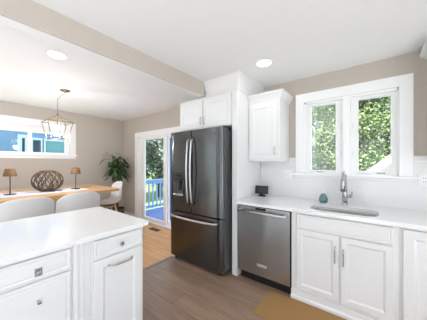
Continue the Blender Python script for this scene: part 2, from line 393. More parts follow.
# dining window
wn = thing('window_2', None, None, (WX, 0.5, NZ0), kind='structure')
c = nb()
box(c, WX, WX + 0.022, NY0 - 0.1, NY0 + 0.004, NZ0, NZ1 + 0.12, 0.003); box(c, WX, WX + 0.022, NY1 - 0.004, NY1 + 0.1, NZ0, NZ1 + 0.12, 0.003)
box(c, WX, WX + 0.022, NY0, NY1, NZ1 - 0.004, NZ1 + 0.12, 0.003)
obj('window_casing', c, M['trim'], wn)
c = nb(); box(c, WX - 0.05, WX + 0.05, NY0 - 0.12, NY1 + 0.12, NZ0 - 0.022, NZ0 + 0.002, 0.005); box(c, WX, WX + 0.018, NY0 - 0.1, NY1 + 0.1, NZ0 - 0.075, NZ0 - 0.022, 0.003)
obj('window_sill', c, M['trim'], wn)
c = nb(); holes(c, 'x', WX - 0.08, WX - 0.03, NY0, NY1, NZ0, NZ1, [(NY0 + 0.07, 0.905, NZ0 + 0.045, NZ1 - 0.13), (0.965, NY1 - 0.075, NZ0 + 0.045, NZ1 - 0.13)])
obj('window_frame', c, M['trim'], wn)
for a, b in ((NY0 + 0.07, 0.905), (0.965, NY1 - 0.075)):
    obj('window_pane', box(nb(), WX - 0.058, WX - 0.054, a, b, NZ0 + 0.045, NZ1 - 0.13), M['glass'], wn)

# sliding patio door
dr = thing('door_1', None, None, (-3.44, WY, 0), kind='structure')
c = nb()
box(c, DX0 - 0.1, DX0 + 0.004, WY - 0.022, WY, 0, DZ + 0.095, 0.003); box(c, DX1 - 0.004, DX1 + 0.1, WY - 0.022, WY, 0, DZ + 0.095, 0.003)
box(c, DX0, DX1, WY - 0.022, WY, DZ - 0.004, DZ + 0.095, 0.003)
obj('door_casing', c, M['trim'], dr)
c = nb(); box(c, DX0, DX0 + 0.06, WY, WY + 0.12, 0, DZ); box(c, DX1 - 0.06, DX1, WY, WY + 0.12, 0, DZ); box(c, DX0, DX1, WY, WY + 0.12, DZ - 0.03, DZ)
box(c, DX0, DX1, WY - 0.02, WY + 0.12, 0, 0.03, 0.003)
obj('door_frame', c, M['trim'], dr)
for (x0, x1, yy, st) in ((DX0 + 0.06, -3.36, WY + 0.025, 0.16), (-3.40, DX1 - 0.06, WY + 0.075, 0.09)):
    l = 0.085 if st > 0.1 else 0.06
    gx0, gx1, gz0, gz1 = x0 + (0.16 if st > 0.1 else 0.06), x1 - 0.075, 0.11, DZ - 0.085
    c = holes(nb(), 'y', yy, yy + 0.035, x0, x1, 0.03, DZ - 0.03, [(gx0, gx1, gz0, gz1)])
    s = obj('door_panel', c, M['trim'], dr)
    obj('door_pane', box(nb(), gx0, gx1, yy + 0.015, yy + 0.02, gz0, gz1), M['glass'], s)

# baseboards
struct('baseboard_back', box(nb(), WX, DX0 - 0.1, WY - 0.015, WY, 0, 0.11, 0.004), M['trim'])
struct('baseboard_left', box(nb(), WX, WX + 0.015, RY, WY - 0.015, 0, 0.11, 0.004), M['trim'])
struct('trim_threshold', box(nb(), -2.28, -2.235, 0.93, 1.95, 0, 0.006, 0.002), M['floor'])

# ------------------------------------------------------------------ refrigerator
FX0, FX1, FY = -2.268, -1.356, 1.912
fr = thing('refrigerator', 'dark stainless french-door refrigerator with ice dispenser and bottom freezer', 'refrigerator', ((FX0 + FX1) / 2, 2.3, 0))
c = nb(); box(c, FX0 + 0.012, FX1 - 0.006, FY + 0.085, 2.69, 0.05, 1.725, 0.006); obj('body', c, M['fridge_side'], fr)
SEAM = -1.836
def edge_curve(x, sgn, dx=0.085, dy=0.045, n=10):      # door skin easing back towards its outer edge
    return [(x - sgn * dx * (1 - math.sin(a)), FY + dy * (1 - math.cos(a))) for a in [math.pi / 2 * i / n for i in range(n + 1)]]
def fridge_door(x0, x1, z0, z1, left_curve=False):
    pts = [(x0, FY + 0.075)]
    pts += edge_curve(x0, -1)[::-1] if left_curve else [(x0, FY + 0.004), (x0 + 0.004, FY)]
    pts += edge_curve(x1, 1) + [(x1, FY + 0.075)]
    return prism(nb(), pts, 'z', z0, z1)
# left door with a cut-out for the dispenser
LD0, LD1, Z0, Z1 = FX0, SEAM - 0.003, 0.69, 1.75
hx0, hx1, hz0, hz1 = -2.170, -1.992, 0.905, 1.205
c = nb()
holes(c, 'y', FY, FY + 0.075, LD0 + 0.085, LD1 - 0.006, Z0, Z1, [(hx0, hx1, hz0, hz1)])
qa = edge_curve(LD0, -1)
prism(c, [(LD0 + 0.085, FY + 0.075), (LD0, FY + 0.075)] + qa[::-1], 'z', Z0, Z1)
box(c, LD1 - 0.006, LD1, FY + 0.005, FY + 0.075, Z0, Z1)
bmesh.ops.remove_doubles(c, verts=c.verts[:], dist=1e-5)
d1 = obj('door', c, M['fridge'], fr); 
d2 = obj('door', fridge_door(SEAM + 0.003, FX1, Z0, Z1), M['fridge'], fr)
d3 = obj('freezer_drawer', fridge_door(FX0, FX1, 0.06, 0.672, True), M['fridge'], fr)
def bow_handle(x, z0, z1, bow):
    pts = []; n = 20
    for i in range(n + 1):
        s = i / n; e = min(1, min(s, 1 - s) / 0.05)
        pts.append((x, FY - 0.0 - 0.034 * math.sin(e * math.pi / 2) - bow * math.sin(math.pi * s), z0 + (z1 - z0) * s))
    return tube(nb(), pts, 0.0115, 12)
obj('handle', bow_handle(-1.868, 0.80, 1.645, 0.028), M['handle'], d1)
obj('handle', bow_handle(-1.802, 0.80, 1.65, 0.028), M['handle'], d2)
pts = []
for i in range(21):
    s = i / 20; e = min(1, min(s, 1 - s) / 0.05)
    pts.append((-2.215 + (2.215 - 1.42) * s, FY - 0.034 * math.sin(e * math.pi / 2) - 0.03 * math.sin(math.pi * s), 0.618))
obj('handle', tube(nb(), pts, 0.012, 12), M['handle'], d3)
# dispenser lining the cut-out
c = nb()
box(c, hx0, hx1, FY + 0.062, FY + 0.074, hz0, hz1)
box(c, hx0, hx0 + 0.006, FY + 0.001, FY + 0.064, hz0, hz1); box(c, hx1 - 0.006, hx1, FY + 0.001, FY + 0.064, hz0, hz1)
box(c, hx0, hx1, FY + 0.001, FY + 0.064, hz0, hz0 + 0.008)
dp = obj('ice_dispenser', c, M['grey'], d1)
c = nb(); box(c, hx0 - 0.016, hx1 + 0.012, FY - 0.006, FY + 0.05, 1.10, hz1 + 0.012, 0.004); obj('control_panel', c, M['black'], dp)
c = nb(); box(c, hx0 + 0.03, hx1 - 0.02, FY - 0.009, FY - 0.005, 1.145, 1.175, 0.002); obj('display', c, M['blackgloss'], dp)
c = nb(); box(c, -2.10, -2.06, FY + 0.02, FY + 0.055, 0.99, 1.10, 0.006); box(c, -2.115, -2.045, FY + 0.03, FY + 0.04, 0.955, 1.0, 0.006); obj('lever', c, M['black'], dp)
c = nb(); box(c, hx0 - 0.004, hx1 + 0.004, FY - 0.012, FY + 0.055, hz0 - 0.012, hz0 + 0.01, 0.004); obj('drip_tray', c, M['handle'], dp)
for a, b in ((hx0 - 0.016, hx0), (hx1, hx1 + 0.012)): obj('side_trim', box(nb(), a, b, FY - 0.005, FY + 0.02, hz0, 1.10, 0.003), M['black'], dp)
# round maker's badge near the top of the door
t = nb(); tube(t, [(-1.452, FY - 0.003, 1.675), (-1.452, FY + 0.004, 1.675)], 0.011, 16); obj('badge', t, M['slot'], d2)
for x in (-2.21, -1.40):
    c = nb(); box(c, x - 0.035, x + 0.035, FY + 0.03, FY + 0.16, 1.725, 1.757, 0.006); obj('hinge_cover', c, M['fridge_side'], fr)
for x in (-2.21, -1.41):
    c = nb(); lathe(c, [(0.022, 0), (0.022, 0.02), (0.014, 0.024), (0.014, 0.06)], x, FY + 0.09, 16); obj('foot', c, M['black'], fr)
c = nb(); box(c, FX0 + 0.05, FX1 - 0.06, FY + 0.08, FY + 0.1, 0.02, 0.06); obj('toe_grille', c, M['black'], fr)

# ------------------------------------------------------------------ tall white panel and cabinet over the refrigerator
CY = 2.08
pn = tag(obj('refrigerator_end_panel', box(nb(), -1.327, -1.257, CY, WY - 0.002, 0.0, 2.20, 0.002), M['cab']),
         'tall white filler panel between the refrigerator and the dishwasher', 'panel')
oc = thing('upper_cabinet', 'white two-door cabinet above the refrigerator under the beam', 'cabinet', (-1.78, 2.4, 1.79))
obj('carcass', box(nb(), -2.236, -1.329, CY + 0.02, WY - 0.002, 1.79, 2.20, 0.002), M['cab'], oc)
P = facing_y(CY + 0.02)
da = obj('door', panel(nb(), P, -2.228, -1.797, 1.795, 2.175, fw=0.055), M['cab'], oc)
db = obj('door', panel(nb(), P, -1.781, -1.335, 1.795, 2.175, fw=0.055), M['cab'], oc)
obj('handle', pull(nb(), P, -1.815, 1.845, -1.815, 1.945, out=0.024), M['nickel'], da)
obj('handle', pull(nb(), P, -1.757, 1.845, -1.757, 1.945, out=0.024), M['nickel'], db)
# crown: left of the beam a plain top edge, right of it a frieze up to the ceiling
cmt = thing('crown_moulding', 'white crown moulding closing the gap between tall cabinet and ceiling', 'moulding', (-1.5, 2.4, 2.2))
c = nb(); box(c, -2.245, -1.25, CY + 0.01, WY - 0.002, 2.20, 2.212, 0.002); obj('top_board', c, M['cab'], cmt)
def crown_section(bm, x0, x1, y, ret_x=None, z0=2.20, z1=CZ, proj=0.055, yend=WY):
    prof = [(0.0, z0), (0.006, z0 + 0.004), (0.006, z0 + 0.25 * (z1 - z0)), (0.02, z0 + 0.45 * (z1 - z0)), (0.04, z0 + 0.75 * (z1 - z0)), (proj, z0 + 0.92 * (z1 - z0)), (proj, z1 - 0.001)]
    rings = []
    for p, z in prof:
        pts = [(x0, y + 0.12, z), (x0, y - p, z), (x1 + p, y - p, z), (x1 + p, yend, z), (x1 - 0.12 if ret_x is None else ret_x, yend, z)]
        rings.append([bm.verts.new(q) for q in pts])
    n = 5
    for A, B in zip(rings, rings[1:]):
        for i in range(n): bm.faces.new((A[i], A[(i + 1) % n], B[(i + 1) % n], B[i]))
    bm.faces.new(rings[0][::-1]); bm.faces.new(rings[-1])
    return bm
obj('crown', crown_section(nb(), -1.742, -1.257, CY + 0.015, z0=2.212, yend=WY - 0.002), M['cab'], cmt)

# wall cabinet between panel and window
uc = thing('upper_cabinet', 'white single-door cabinet on the wall beside the kitchen window', 'cabinet', (-1.06, 2.55, 1.352))
UF = 2.375; ux0, ux1 = -1.256, -0.855
obj('carcass', box(nb(), ux0, ux1, UF, WY - 0.002, 1.352, 2.09, 0.002), M['cab'], uc)
P = facing_y(UF)
dd = obj('door', panel(nb(), P, ux0 + 0.012, ux1 - 0.02, 1.375, 2.065, fw=0.058), M['cab'], uc)
obj('handle', pull(nb(), P, ux1 - 0.052, 1.43, ux1 - 0.052, 1.525, out=0.026), M['nickel'], dd)
def small_crown(bm, x0, x1, y, z0, z1, proj=0.055, left_return=False):
    prof = [(0.0, z0), (0.008, z0 + 0.002), (0.012, z0 + 0.02), (0.03, z0 + 0.05), (proj - 0.004, z1 - 0.018), (proj, z1 - 0.014), (proj, z1)]
    rings = []
    for p, z in prof:
        if left_return: pts = [(x1, y - p, z), (x1, WY - 0.002, z), (x0 - p, WY - 0.002, z), (x0 - p, y - p, z)]
        else: pts = [(x0, y - p, z), (x1 + p, y - p, z), (x1 + p, WY - 0.002, z), (x0, WY - 0.002, z)]
        rings.append([bm.verts.new(q) for q in pts])
    for A, B in zip(rings, rings[1:]):
        for i in range(4): bm.faces.new((A[i], A[(i + 1) % 4], B[(i + 1) % 4], B[i]))
    bm.faces.new(rings[0][::-1]); bm.faces.new(rings[-1])
    return bm
obj('crown_moulding', small_crown(nb(), ux0, ux1, UF, 2.085, 2.178), M['cab'], uc)

# wall cabinet past the window, only its crown corner is in view
rc = thing('upper_cabinet', 'white cabinet on the wall whose crown corner peeks in near the ceiling', 'cabinet', (0.8, 2.55, 1.352))
obj('carcass', box(nb(), 0.435, 1.25, 2.41, WY - 0.002, 1.352, 2.25, 0.002), M['cab'], rc)
P = facing_y(2.41)
for a0, a1 in ((0.445, 0.838), (0.848, 1.24)): obj('door', panel(nb(), P, a0, a1, 1.375, 2.23), M['cab'], rc)
obj('crown_moulding', small_crown(nb(), 0.435, 1.25, 2.41, 2.24, 2.345, proj=0.085, left_return=True), M['cab'], rc)

# ------------------------------------------------------------------ dishwasher
DWX0, DWX1 = -1.248, -0.638
dw = thing('dishwasher', 'stainless steel dishwasher with bar handle under the counter', 'dishwasher', (-0.943, 2.35, 0))
obj('body', box(nb(), DWX0, DWX1, 2.11, 2.68, 0.09, 0.856), M['black'], dw)
dd = obj('door', box(nb(), DWX0 + 0.008, DWX1 - 0.010, CY - 0.005, CY + 0.03, 0.10, 0.845, 0.004), M['steel'], dw)
t = nb(); tube(t, [(DWX0 + 0.025, CY - 0.05, 0.795), (DWX1 - 0.035, CY - 0.05, 0.795)], 0.012, 14)
for x in (DWX0 + 0.04, DWX1 - 0.05): box(t, x - 0.012, x + 0.012, CY - 0.052, CY - 0.004, 0.783, 0.807, 0.003)
obj('handle', t, M['handle'], dd)
obj('display', box(nb(), -1.02, -0.90, CY - 0.008, CY, 0.818, 0.840, 0.002), M['blackgloss'], dd)
bdg = obj('badge', box(nb(), -1.0, -0.89, CY - 0.0075, CY - 0.003, 0.205, 0.232, 0.001), M['badge'], dd)
obj('toe_kick', box(nb(), DWX0 + 0.03, DWX1 - 0.0, 2.125, 2.14, 0.0, 0.095), M['black'], dw)

# ------------------------------------------------------------------ sink base, corner base
sb = thing('base_cabinet', 'white sink base cabinet with two doors below the window', 'cabinet', (-0.23, 2.4, 0))
BY = CY + 0.02
sx0, sx1 = -0.636, 0.165
c = nb(); box(c, sx0, sx1, BY, 2.12, 0.09, 0.857); box(c, sx0, sx0 + 0.018, 2.12, WY - 0.01, 0.09, 0.857); box(c, sx1 - 0.018, sx1, 2.12, WY - 0.01, 0.09, 0.857)
box(c, sx0 + 0.018, sx1 - 0.018, 2.12, WY - 0.022, 0.09, 0.11); box(c, sx0 + 0.018, sx1 - 0.018, WY - 0.022, WY - 0.01, 0.09, 0.857)
obj('carcass', c, M['cab'], sb)
P = facing_y(BY)
obj('drawer_front', panel(nb(), P, -0.585, 0.128, 0.702, 0.838, flat=True, raised=True), M['cab'], sb)
da = obj('door', panel(nb(), P, -0.585, -0.230, 0.115, 0.690, fw=0.046), M['cab'], sb)
db = obj('door', panel(nb(), P, -0.216, 0.128, 0.115, 0.690, fw=0.046), M['cab'], sb)
obj('handle', pull(nb(), P, -0.257, 0.450, -0.257, 0.60), M['nickel'], da)
obj('handle', pull(nb(), P, -0.194, 0.440, -0.194, 0.59), M['nickel'], db)
obj('toe_kick', box(nb(), sx0, sx1, 2.095, 2.11, 0.0, 0.09), M['cab'], sb)
obj('toe_moulding', prism(nb(), [(2.07, 0.0), (2.07, 0.03), (2.085, 0.045), (2.085, 0.09), (2.096, 0.09), (2.096, 0)], 'x', sx0, sx1), M['cab'], sb)
kb = thing('base_cabinet', 'white base cabinet past the sink with a full-height door', 'cabinet', (0.62, 2.4, 0))
obj('carcass', box(nb(), sx1 + 0.001, 1.1, BY, WY - 0.01, 0.09, 0.857), M['cab'], kb)
obj('door', panel(nb(), P, 0.183, 0.64, 0.115, 0.838), M['cab'], kb)
obj('door', panel(nb(), P, 0.65, 1.09, 0.115, 0.838), M['cab'], kb)
obj('toe_kick', box(nb(), sx1, 1.1, 2.07, 2.11, 0.0, 0.09), M['cab'], kb)

# countertop with sink cut-out
def rounded(x0, x1, y0, y1, r, n=7):
    out = []
    for cx, cy, a0 in ((x1 - r, y1 - r, 0), (x0 + r, y1 - r, 90), (x0 + r, y0 + r, 180), (x1 - r, y0 + r, 270)):
        for i in range(n + 1):
            a = R(a0 + 90 * i / n); out.append((cx + r * math.cos(a), cy + r * math.sin(a)))
    return out
SKX0, SKX1, SKY0, SKY1 = -0.49, 0.045, 2.145, 2.47
CT0, CT1 = 0.858, 0.888
def slab_with_hole(outer, inner, z0, z1, bev=0.004):
    bm = nb()
    vo = [bm.verts.new((x, y, z1)) for x, y in outer]; vi = [bm.verts.new((x, y, z1)) for x, y in inner]
    eo = [bm.edges.new((vo[i], vo[(i + 1) % len(vo)])) for i in range(len(vo))]
    ei = [bm.edges.new((vi[i], vi[(i + 1) % len(vi)])) for i in range(len(vi))]
    bmesh.ops.triangle_fill(bm, edges=eo + ei, use_beauty=True)
    g = bmesh.ops.extrude_face_region(bm, geom=bm.faces[:])
    bmesh.ops.translate(bm, verts=[v for v in g['geom'] if isinstance(v, bmesh.types.BMVert)], vec=(0, 0, z0 - z1))
    return bm
ctop = slab_with_hole([(-1.256, 2.055), (1.12, 2.055), (1.12, WY - 0.008), (-1.256, WY - 0.008)], rounded(SKX0, SKX1, SKY0, SKY1, 0.085), CT0, CT1)
ct = tag(obj('countertop', ctop, M['quartz']), 'long white quartz countertop along the window wall holding the sink', 'countertop')

# sink
sk = thing('sink', 'undermount stainless steel sink below the kitchen window', 'sink', (-0.22, 2.31, 0.68))
c = nb(); rings = []
for ins, z, r in ((-0.004, CT0 - 0.001, 0.088), (0.006, CT0 - 0.001, 0.08), (0.008, 0.84, 0.08), (0.014, 0.72, 0.075), (0.04, 0.685, 0.055), (0.12, 0.68, 0.03)):
    rings.append([c.verts.new((x, y, z)) for x, y in rounded(SKX0 + ins, SKX1 - ins, SKY0 + ins, SKY1 - ins, r)])
for A, B in zip(rings, rings[1:]):
    n = len(A)
    for i in range(n): c.faces.new((A[i], A[(i + 1) % n], B[(i + 1) % n], B[i])).smooth = True
c.faces.new(rings[-1])
bas = obj('basin', c, M['sinksteel'], sk)
md = bas.modifiers.new('thick', 'SOLIDIFY'); md.thickness = 0.0015; md.offset = 0
obj('drain', lathe(nb(), [(0.0, 0.684), (0.03, 0.684), (0.045, 0.687), (0.045, 0.681)], -0.22, 2.32, 24, cap=False), M['nickel'], sk)

# faucet: tall pull-down with a side lever, spout arching towards the sink
fx, fy = -0.232, 2.615
fa = thing('faucet', 'brushed nickel pull-down faucet with side lever behind the sink', 'faucet', (fx, fy, CT1))
obj('base', lathe(nb(), [(0.031, CT1), (0.031, CT1 + 0.006), (0.026, CT1 + 0.012), (0.024, CT1 + 0.03)], fx, fy, 24), M['nickel'], fa)
t = nb(); tube(t, [(fx, fy, CT1 + 0.02), (fx, fy, CT1 + 0.10), (fx, fy, CT1 + 0.2), (fx, fy, CT1 + 0.27)] , [0.025, 0.024, 0.021, 0.018], 16)
pts = []
for i in range(17):
    a = math.pi * i / 16
    pts.append((fx, fy - 0.085 + 0.085 * math.cos(a), CT1 + 0.27 + 0.075 * math.sin(a)))
tube(t, pts, 0.017, 14)
obj('spout', t, M['nickel'], fa)
hx, hy = fx, fy - 0.17
sh = obj('spray_head', tube(nb(), [(hx, hy, CT1 + 0.275), (hx, hy, CT1 + 0.25), (hx, hy - 0.002, CT1 + 0.20), (hx, hy - 0.004, CT1 + 0.155)], [0.019, 0.022, 0.024, 0.025], 16), M['nickel'], fa)
obj('button', box(nb(), hx + 0.004, hx + 0.02, hy - 0.024, hy - 0.012, CT1 + 0.175, CT1 + 0.215, 0.004), M['black'], sh)
t = nb(); tube(t, [(fx + 0.015, fy, CT1 + 0.085), (fx + 0.05, fy, CT1 + 0.085)], 0.014, 14); tube(t, [(fx + 0.05, fy, CT1 + 0.08), (fx + 0.062, fy - 0.005, CT1 + 0.11), (fx + 0.068, fy - 0.01, CT1 + 0.145)], [0.011, 0.008, 0.007], 12)
obj('lever', t, M['nickel'], fa)

# soap bottle
sx, sy = -0.432, 2.575
so = thing('soap_bottle', 'teal teardrop soap bottle with white pump on the counter', 'soap bottle', (sx, sy, CT1))
obj('bottle', lathe(nb(), [(0.030, CT1), (0.042, CT1 + 0.008), (0.047, CT1 + 0.034), (0.041, CT1 + 0.065), (0.025, CT1 + 0.093), (0.013, CT1 + 0.106)], sx, sy, 24), M['teal'], so)
t = nb(); lathe(t, [(0.013, CT1 + 0.103), (0.014, CT1 + 0.115), (0.006, CT1 + 0.117), (0.006, CT1 + 0.135)], sx, sy, 16); tube(t, [(sx, sy, CT1 + 0.137), (sx, sy - 0.03, CT1 + 0.132)], 0.006, 10)
obj('pump', t, M['white_plastic'], so)

# smart display
tx, ty = -1.165, 2.56
td = thing('tablet', 'small black smart display on its stand beside the wall', 'tablet', (tx, ty, CT1), R(10))
td['_o'] = [0, 0, 0]
c = nb(); box(c, -0.086, 0.086, -0.008, 0.008, 0.0, 0.108, 0.006)
bmesh.ops.rotate(c, verts=c.verts[:], cent=(0, 0, 0), matrix=Matrix.Rotation(R(-12), 3, 'X')); bmesh.ops.translate(c, verts=c.verts[:], vec=(0, -0.01, 0.034))
bz = obj('bezel', c, M['black'], td)
c = nb(); box(c, -0.072, 0.072, -0.0095, -0.0075, 0.014, 0.096)
bmesh.ops.rotate(c, verts=c.verts[:], cent=(0, 0, 0), matrix=Matrix.Rotation(R(-12), 3, 'X')); bmesh.ops.translate(c, verts=c.verts[:], vec=(0, -0.01, 0.034))
obj('screen', c, M['screen'], bz)
c = nb(); prism(c, [(-0.055, 0), (0.055, 0), (0.03, 0.02), (0.016, 0.045), (-0.016, 0.045), (-0.03, 0.02)], 'y', -0.02, 0.035); obj('stand', c, M['black'], td)

# outlets on the backsplash
def outlet(x0, x1, z0, z1, label, kinds):
    o = thing('wall_outlet', label, 'outlet', ((x0 + x1) / 2, WY - 0.008, (z0 + z1) / 2))
    pl = obj('plate', box(nb(), x0, x1, WY - 0.015, WY - 0.008, z0, z1, 0.002), M['white_plastic'], o)
    n = len(kinds)
    for i, k in enumerate(kinds):
        cx = x0 + (x1 - x0) * (i + 0.5) / n; zc = (z0 + z1) / 2
        f = obj('switch' if k == 's' else 'socket', box(nb(), cx - 0.017, cx + 0.017, WY - 0.018, WY - 0.0145, zc - 0.034, zc + 0.034, 0.0015), M['trim'], pl)
        if k == 'o':
            for dz in (-0.018, 0.014):
                b = nb(); box(b, cx - 0.008, cx - 0.004, WY - 0.0185, WY - 0.0175, zc + dz - 0.005, zc + dz + 0.007); box(b, cx + 0.004, cx + 0.008, WY - 0.0185, WY - 0.0175, zc + dz - 0.005, zc + dz + 0.007)
                obj('slot', b, M['slot'], f)
outlet(-0.925, -0.805, 1.126, 1.24, 'white double outlet plate on the tile below the single-door cabinet', 'os')
outlet(0.345, 0.425, 1.12, 1.235, 'white outlet plate on the tile past the window sill end', 'o')

# rug
c = nb(); prism(c, rounded(-0.84, 0.9, 1.648, 2.064, 0.012, 3), 'z', 0.0, 0.009)
tag(obj('rug', c, M['rug']), 'tan woven runner rug on the floor before the sink', 'rug')

# ------------------------------------------------------------------ peninsula
PX = -1.39; PYE = 0.925
P = facing_x(PX - 0.019)
ub = thing('base_cabinet', 'white peninsula cabinet with a knob drawer over a pull-out door', 'cabinet', (-1.7, 0.72, 0))
obj('carcass', box(nb(), -2.0, PX - 0.019, 0.55, PYE, 0.09, 0.857), M['cab'], ub)
f1 = obj('drawer', panel(nb(), P, 0.567, 0.905, 0.722, 0.836, flat=True, raised=True), M['cab'], ub)
f2 = obj('door', panel(nb(), P, 0.567, 0.905, 0.115, 0.706, fw=0.055), M['cab'], ub)
t = nb(); tube(t, [P(0.742, 0.775, 0.017), P(0.742, 0.775, 0.03)], 0.006, 12)
tube(t, [P(0.742, 0.775, 0.028), P(0.742, 0.775, 0.034), P(0.742, 0.775, 0.042)], [0.010, 0.016, 0.012], 16)
obj('knob', t, M['nickel'], f1)
obj('handle', pull(nb(), P, 0.655, 0.652, 0.825, 0.652, out=0.028, bow=0.01, r=0.0055), M['nickel'], f2)
obj('toe_kick', box(nb(), -2.0, PX - 0.08, 0.55, PYE, 0.0, 0.09), M['cab'], ub)
dbn = thing('base_cabinet', 'white peninsula cabinet with a stack of knob drawers', 'cabinet', (-1.7, 0.0, 0))
obj('carcass', box(nb(), -2.0, PX - 0.019, -0.42, 0.549, 0.09, 0.857), M['cab'], dbn)
fl = nb(); box(fl, PX - 0.02, PX - 0.012, 0.452, 0.549, 0.09, 0.85, 0.002); box(fl, PX - 0.014, PX - 0.004, 0.462, 0.482, 0.09, 0.85, 0.004); box(fl, PX - 0.014, PX - 0.004, 0.492, 0.512, 0.09, 0.85, 0.004)
obj('fluted_stile', fl, M['cab'], dbn)
def sq_knob(y, z, plate):
    t = nb()
    if plate: box(t, *sorted((P(y, z, 0.017)[0], P(y, z, 0.022)[0])), y - 0.016, y + 0.016, z - 0.022, z + 0.022, 0.002)
    t2 = bmesh.new(); tube(t2, [P(y, z, 0.018), P(y, z, 0.034)], 0.006, 12); join(t, t2)
    x = P(y, z, 0.034)[0]; box(t, x, x + 0.009, y - 0.009, y + 0.009, z - 0.009, z + 0.009, 0.003)
    return t
for k, (z0, z1) in enumerate(((0.722, 0.836), (0.415, 0.708), (0.115, 0.40))):
    f = obj('drawer', panel(nb(), P, -0.40, 0.44, z0, z1, flat=True, raised=True), M['cab'], dbn)
    kn = obj('knob', sq_knob(0.292, 0.762 if k == 0 else z1 - 0.1, k == 0), M['nickel'], f)
    obj('knob', sq_knob(-0.25, 0.762 if k == 0 else z1 - 0.1, k == 0), M['nickel'], f)
obj('toe_kick', box(nb(), -2.0, PX - 0.08, -0.42, 0.549, 0.0, 0.09), M['cab'], dbn)
bp_ = tag(obj('peninsula_back_panel', box(nb(), -2.02, -2.001, -0.42, PYE, 0.0, 0.857), M['cab']), 'white panel closing the dining side of the peninsula', 'panel')
c = nb(); prism(c, rounded(-2.213, -1.362, -0.46, 0.95, 0.012, 4), 'z', CT0, CT1)
tag(obj('peninsula_countertop', c, M['quartz']), 'broad white quartz peninsula countertop before the dining chairs', 'countertop')

# ------------------------------------------------------------------ ceiling lamps
def downlight(x, y, label, watt):
    o = thing('recessed_ceiling_light', label, 'ceiling light', (x, y, CZ), group='recessed ceiling lights')
    c = nb(); seg = 32
    lathe(c, [(0.068, CZ - 0.001), (0.080, CZ - 0.004), (0.090, CZ - 0.001)], x, y, seg, cap=False); obj('trim_ring', c, M['trim'], o)
    l = obj('lens', lathe(nb(), [(0.0, CZ - 0.003), (0.069, CZ - 0.003)], x, y, seg, cap=False), M['lens'], o)
    ld = bpy.data.lights.new('downlight', 'AREA'); ld.shape = 'DISK'; ld.size = 0.14; ld.energy = watt; ld.color = (0.97, 0.985, 1.0)
    lo = bpy.data.objects.new('downlight', ld); col.objects.link(lo); lo.location = (0, 0, -0.008); lo.parent = o
downlight(-2.447, 0.656, 'round lit recessed light in the dining-side ceiling by the beam', LAMP_DINING)
downlight(-0.907, 2.05, 'round lit recessed light in the kitchen ceiling before the window wall', LAMP_KITCHEN)

# pendant lantern
px, py = -3.58, 0.965
pd = thing('pendant_lantern', 'open brass lantern pendant with candle bulbs over the dining table', 'pendant lamp', (px, py, 1.67))
obj('canopy', lathe(nb(), [(0.0, CZ), (0.062, CZ), (0.062, CZ - 0.012), (0.02, CZ - 0.028), (0.0, CZ - 0.03)], -3.54, 1.045, 24, cap=False), M['brass'], pd)
obj('chain', tube(nb(), [(-3.54, 1.045, CZ - 0.02), (-3.545, 1.03, 2.33), (-3.565, 0.99, 2.29), (px, py, 2.25), (px, py, 2.14), (px, py, 2.02)], 0.0022, 8), M['lampmetal'], pd)
at, ab = 0.148, 0.098; zt, zb, za = 1.915, 1.675, 2.015
T4 = [(px + sx_ * at, py + sy_ * at, zt) for sx_, sy_ in ((1, 1), (-1, 1), (-1, -1), (1, -1))]
B4 = [(px + sx_ * ab, py + sy_ * ab, zb) for sx_, sy_ in ((1, 1), (-1, 1), (-1, -1), (1, -1))]
t = nb()
for i in range(4):
    tube(t, [T4[i], T4[(i + 1) % 4]], 0.0045, 8); tube(t, [B4[i], B4[(i + 1) % 4]], 0.0045, 8); tube(t, [T4[i], B4[i]], 0.0045, 8); tube(t, [T4[i], (px, py, za)], 0.0045, 8)
lathe(t, [(0.004, za + 0.03), (0.014, za + 0.012), (0.016, za - 0.01), (0.006, za - 0.02)], px, py, 12)
obj('frame', t, M['brass'], pd)
t = nb(); tube(t, [(px, py, za - 0.01), (px, py, zb + 0.05)], 0.005, 8)
for dx, dy in ((0.055, 0.0), (-0.055, 0.0), (0.0, 0.055), (0.0, -0.055)):
    tube(t, [(px, py, zb + 0.055), (px + dx, py + dy, zb + 0.05), (px + dx, py + dy, zb + 0.075)], 0.004, 8); lathe(t, [(0.014, zb + 0.068), (0.016, zb + 0.075)], px + dx, py + dy, 12)
obj('candle_arms', t, M['brass'], pd)
for dx, dy in ((0.055, 0.0), (-0.055, 0.0), (0.0, 0.055), (0.0, -0.055)):
    cd = obj('candle', lathe(nb(), [(0.010, zb + 0.075), (0.010, zb + 0.135)], px + dx, py + dy, 14), M['candle'], pd)
    obj('bulb', lathe(nb(), [(0.006, zb + 0.135), (0.015, zb + 0.155), (0.016, zb + 0.17), (0.008, zb + 0.195), (0.002, zb + 0.21)], px + dx, py + dy, 14), M['bulb'], cd)

pl = bpy.data.lights.new('candle_glow', 'POINT'); pl.energy = 15; pl.shadow_soft_size = 0.05; pl.color = (1, 0.98, 0.96)
plo = bpy.data.objects.new('candle_glow', pl); col.objects.link(plo); plo.parent = pd; plo.location = (0, 0, 0.03)

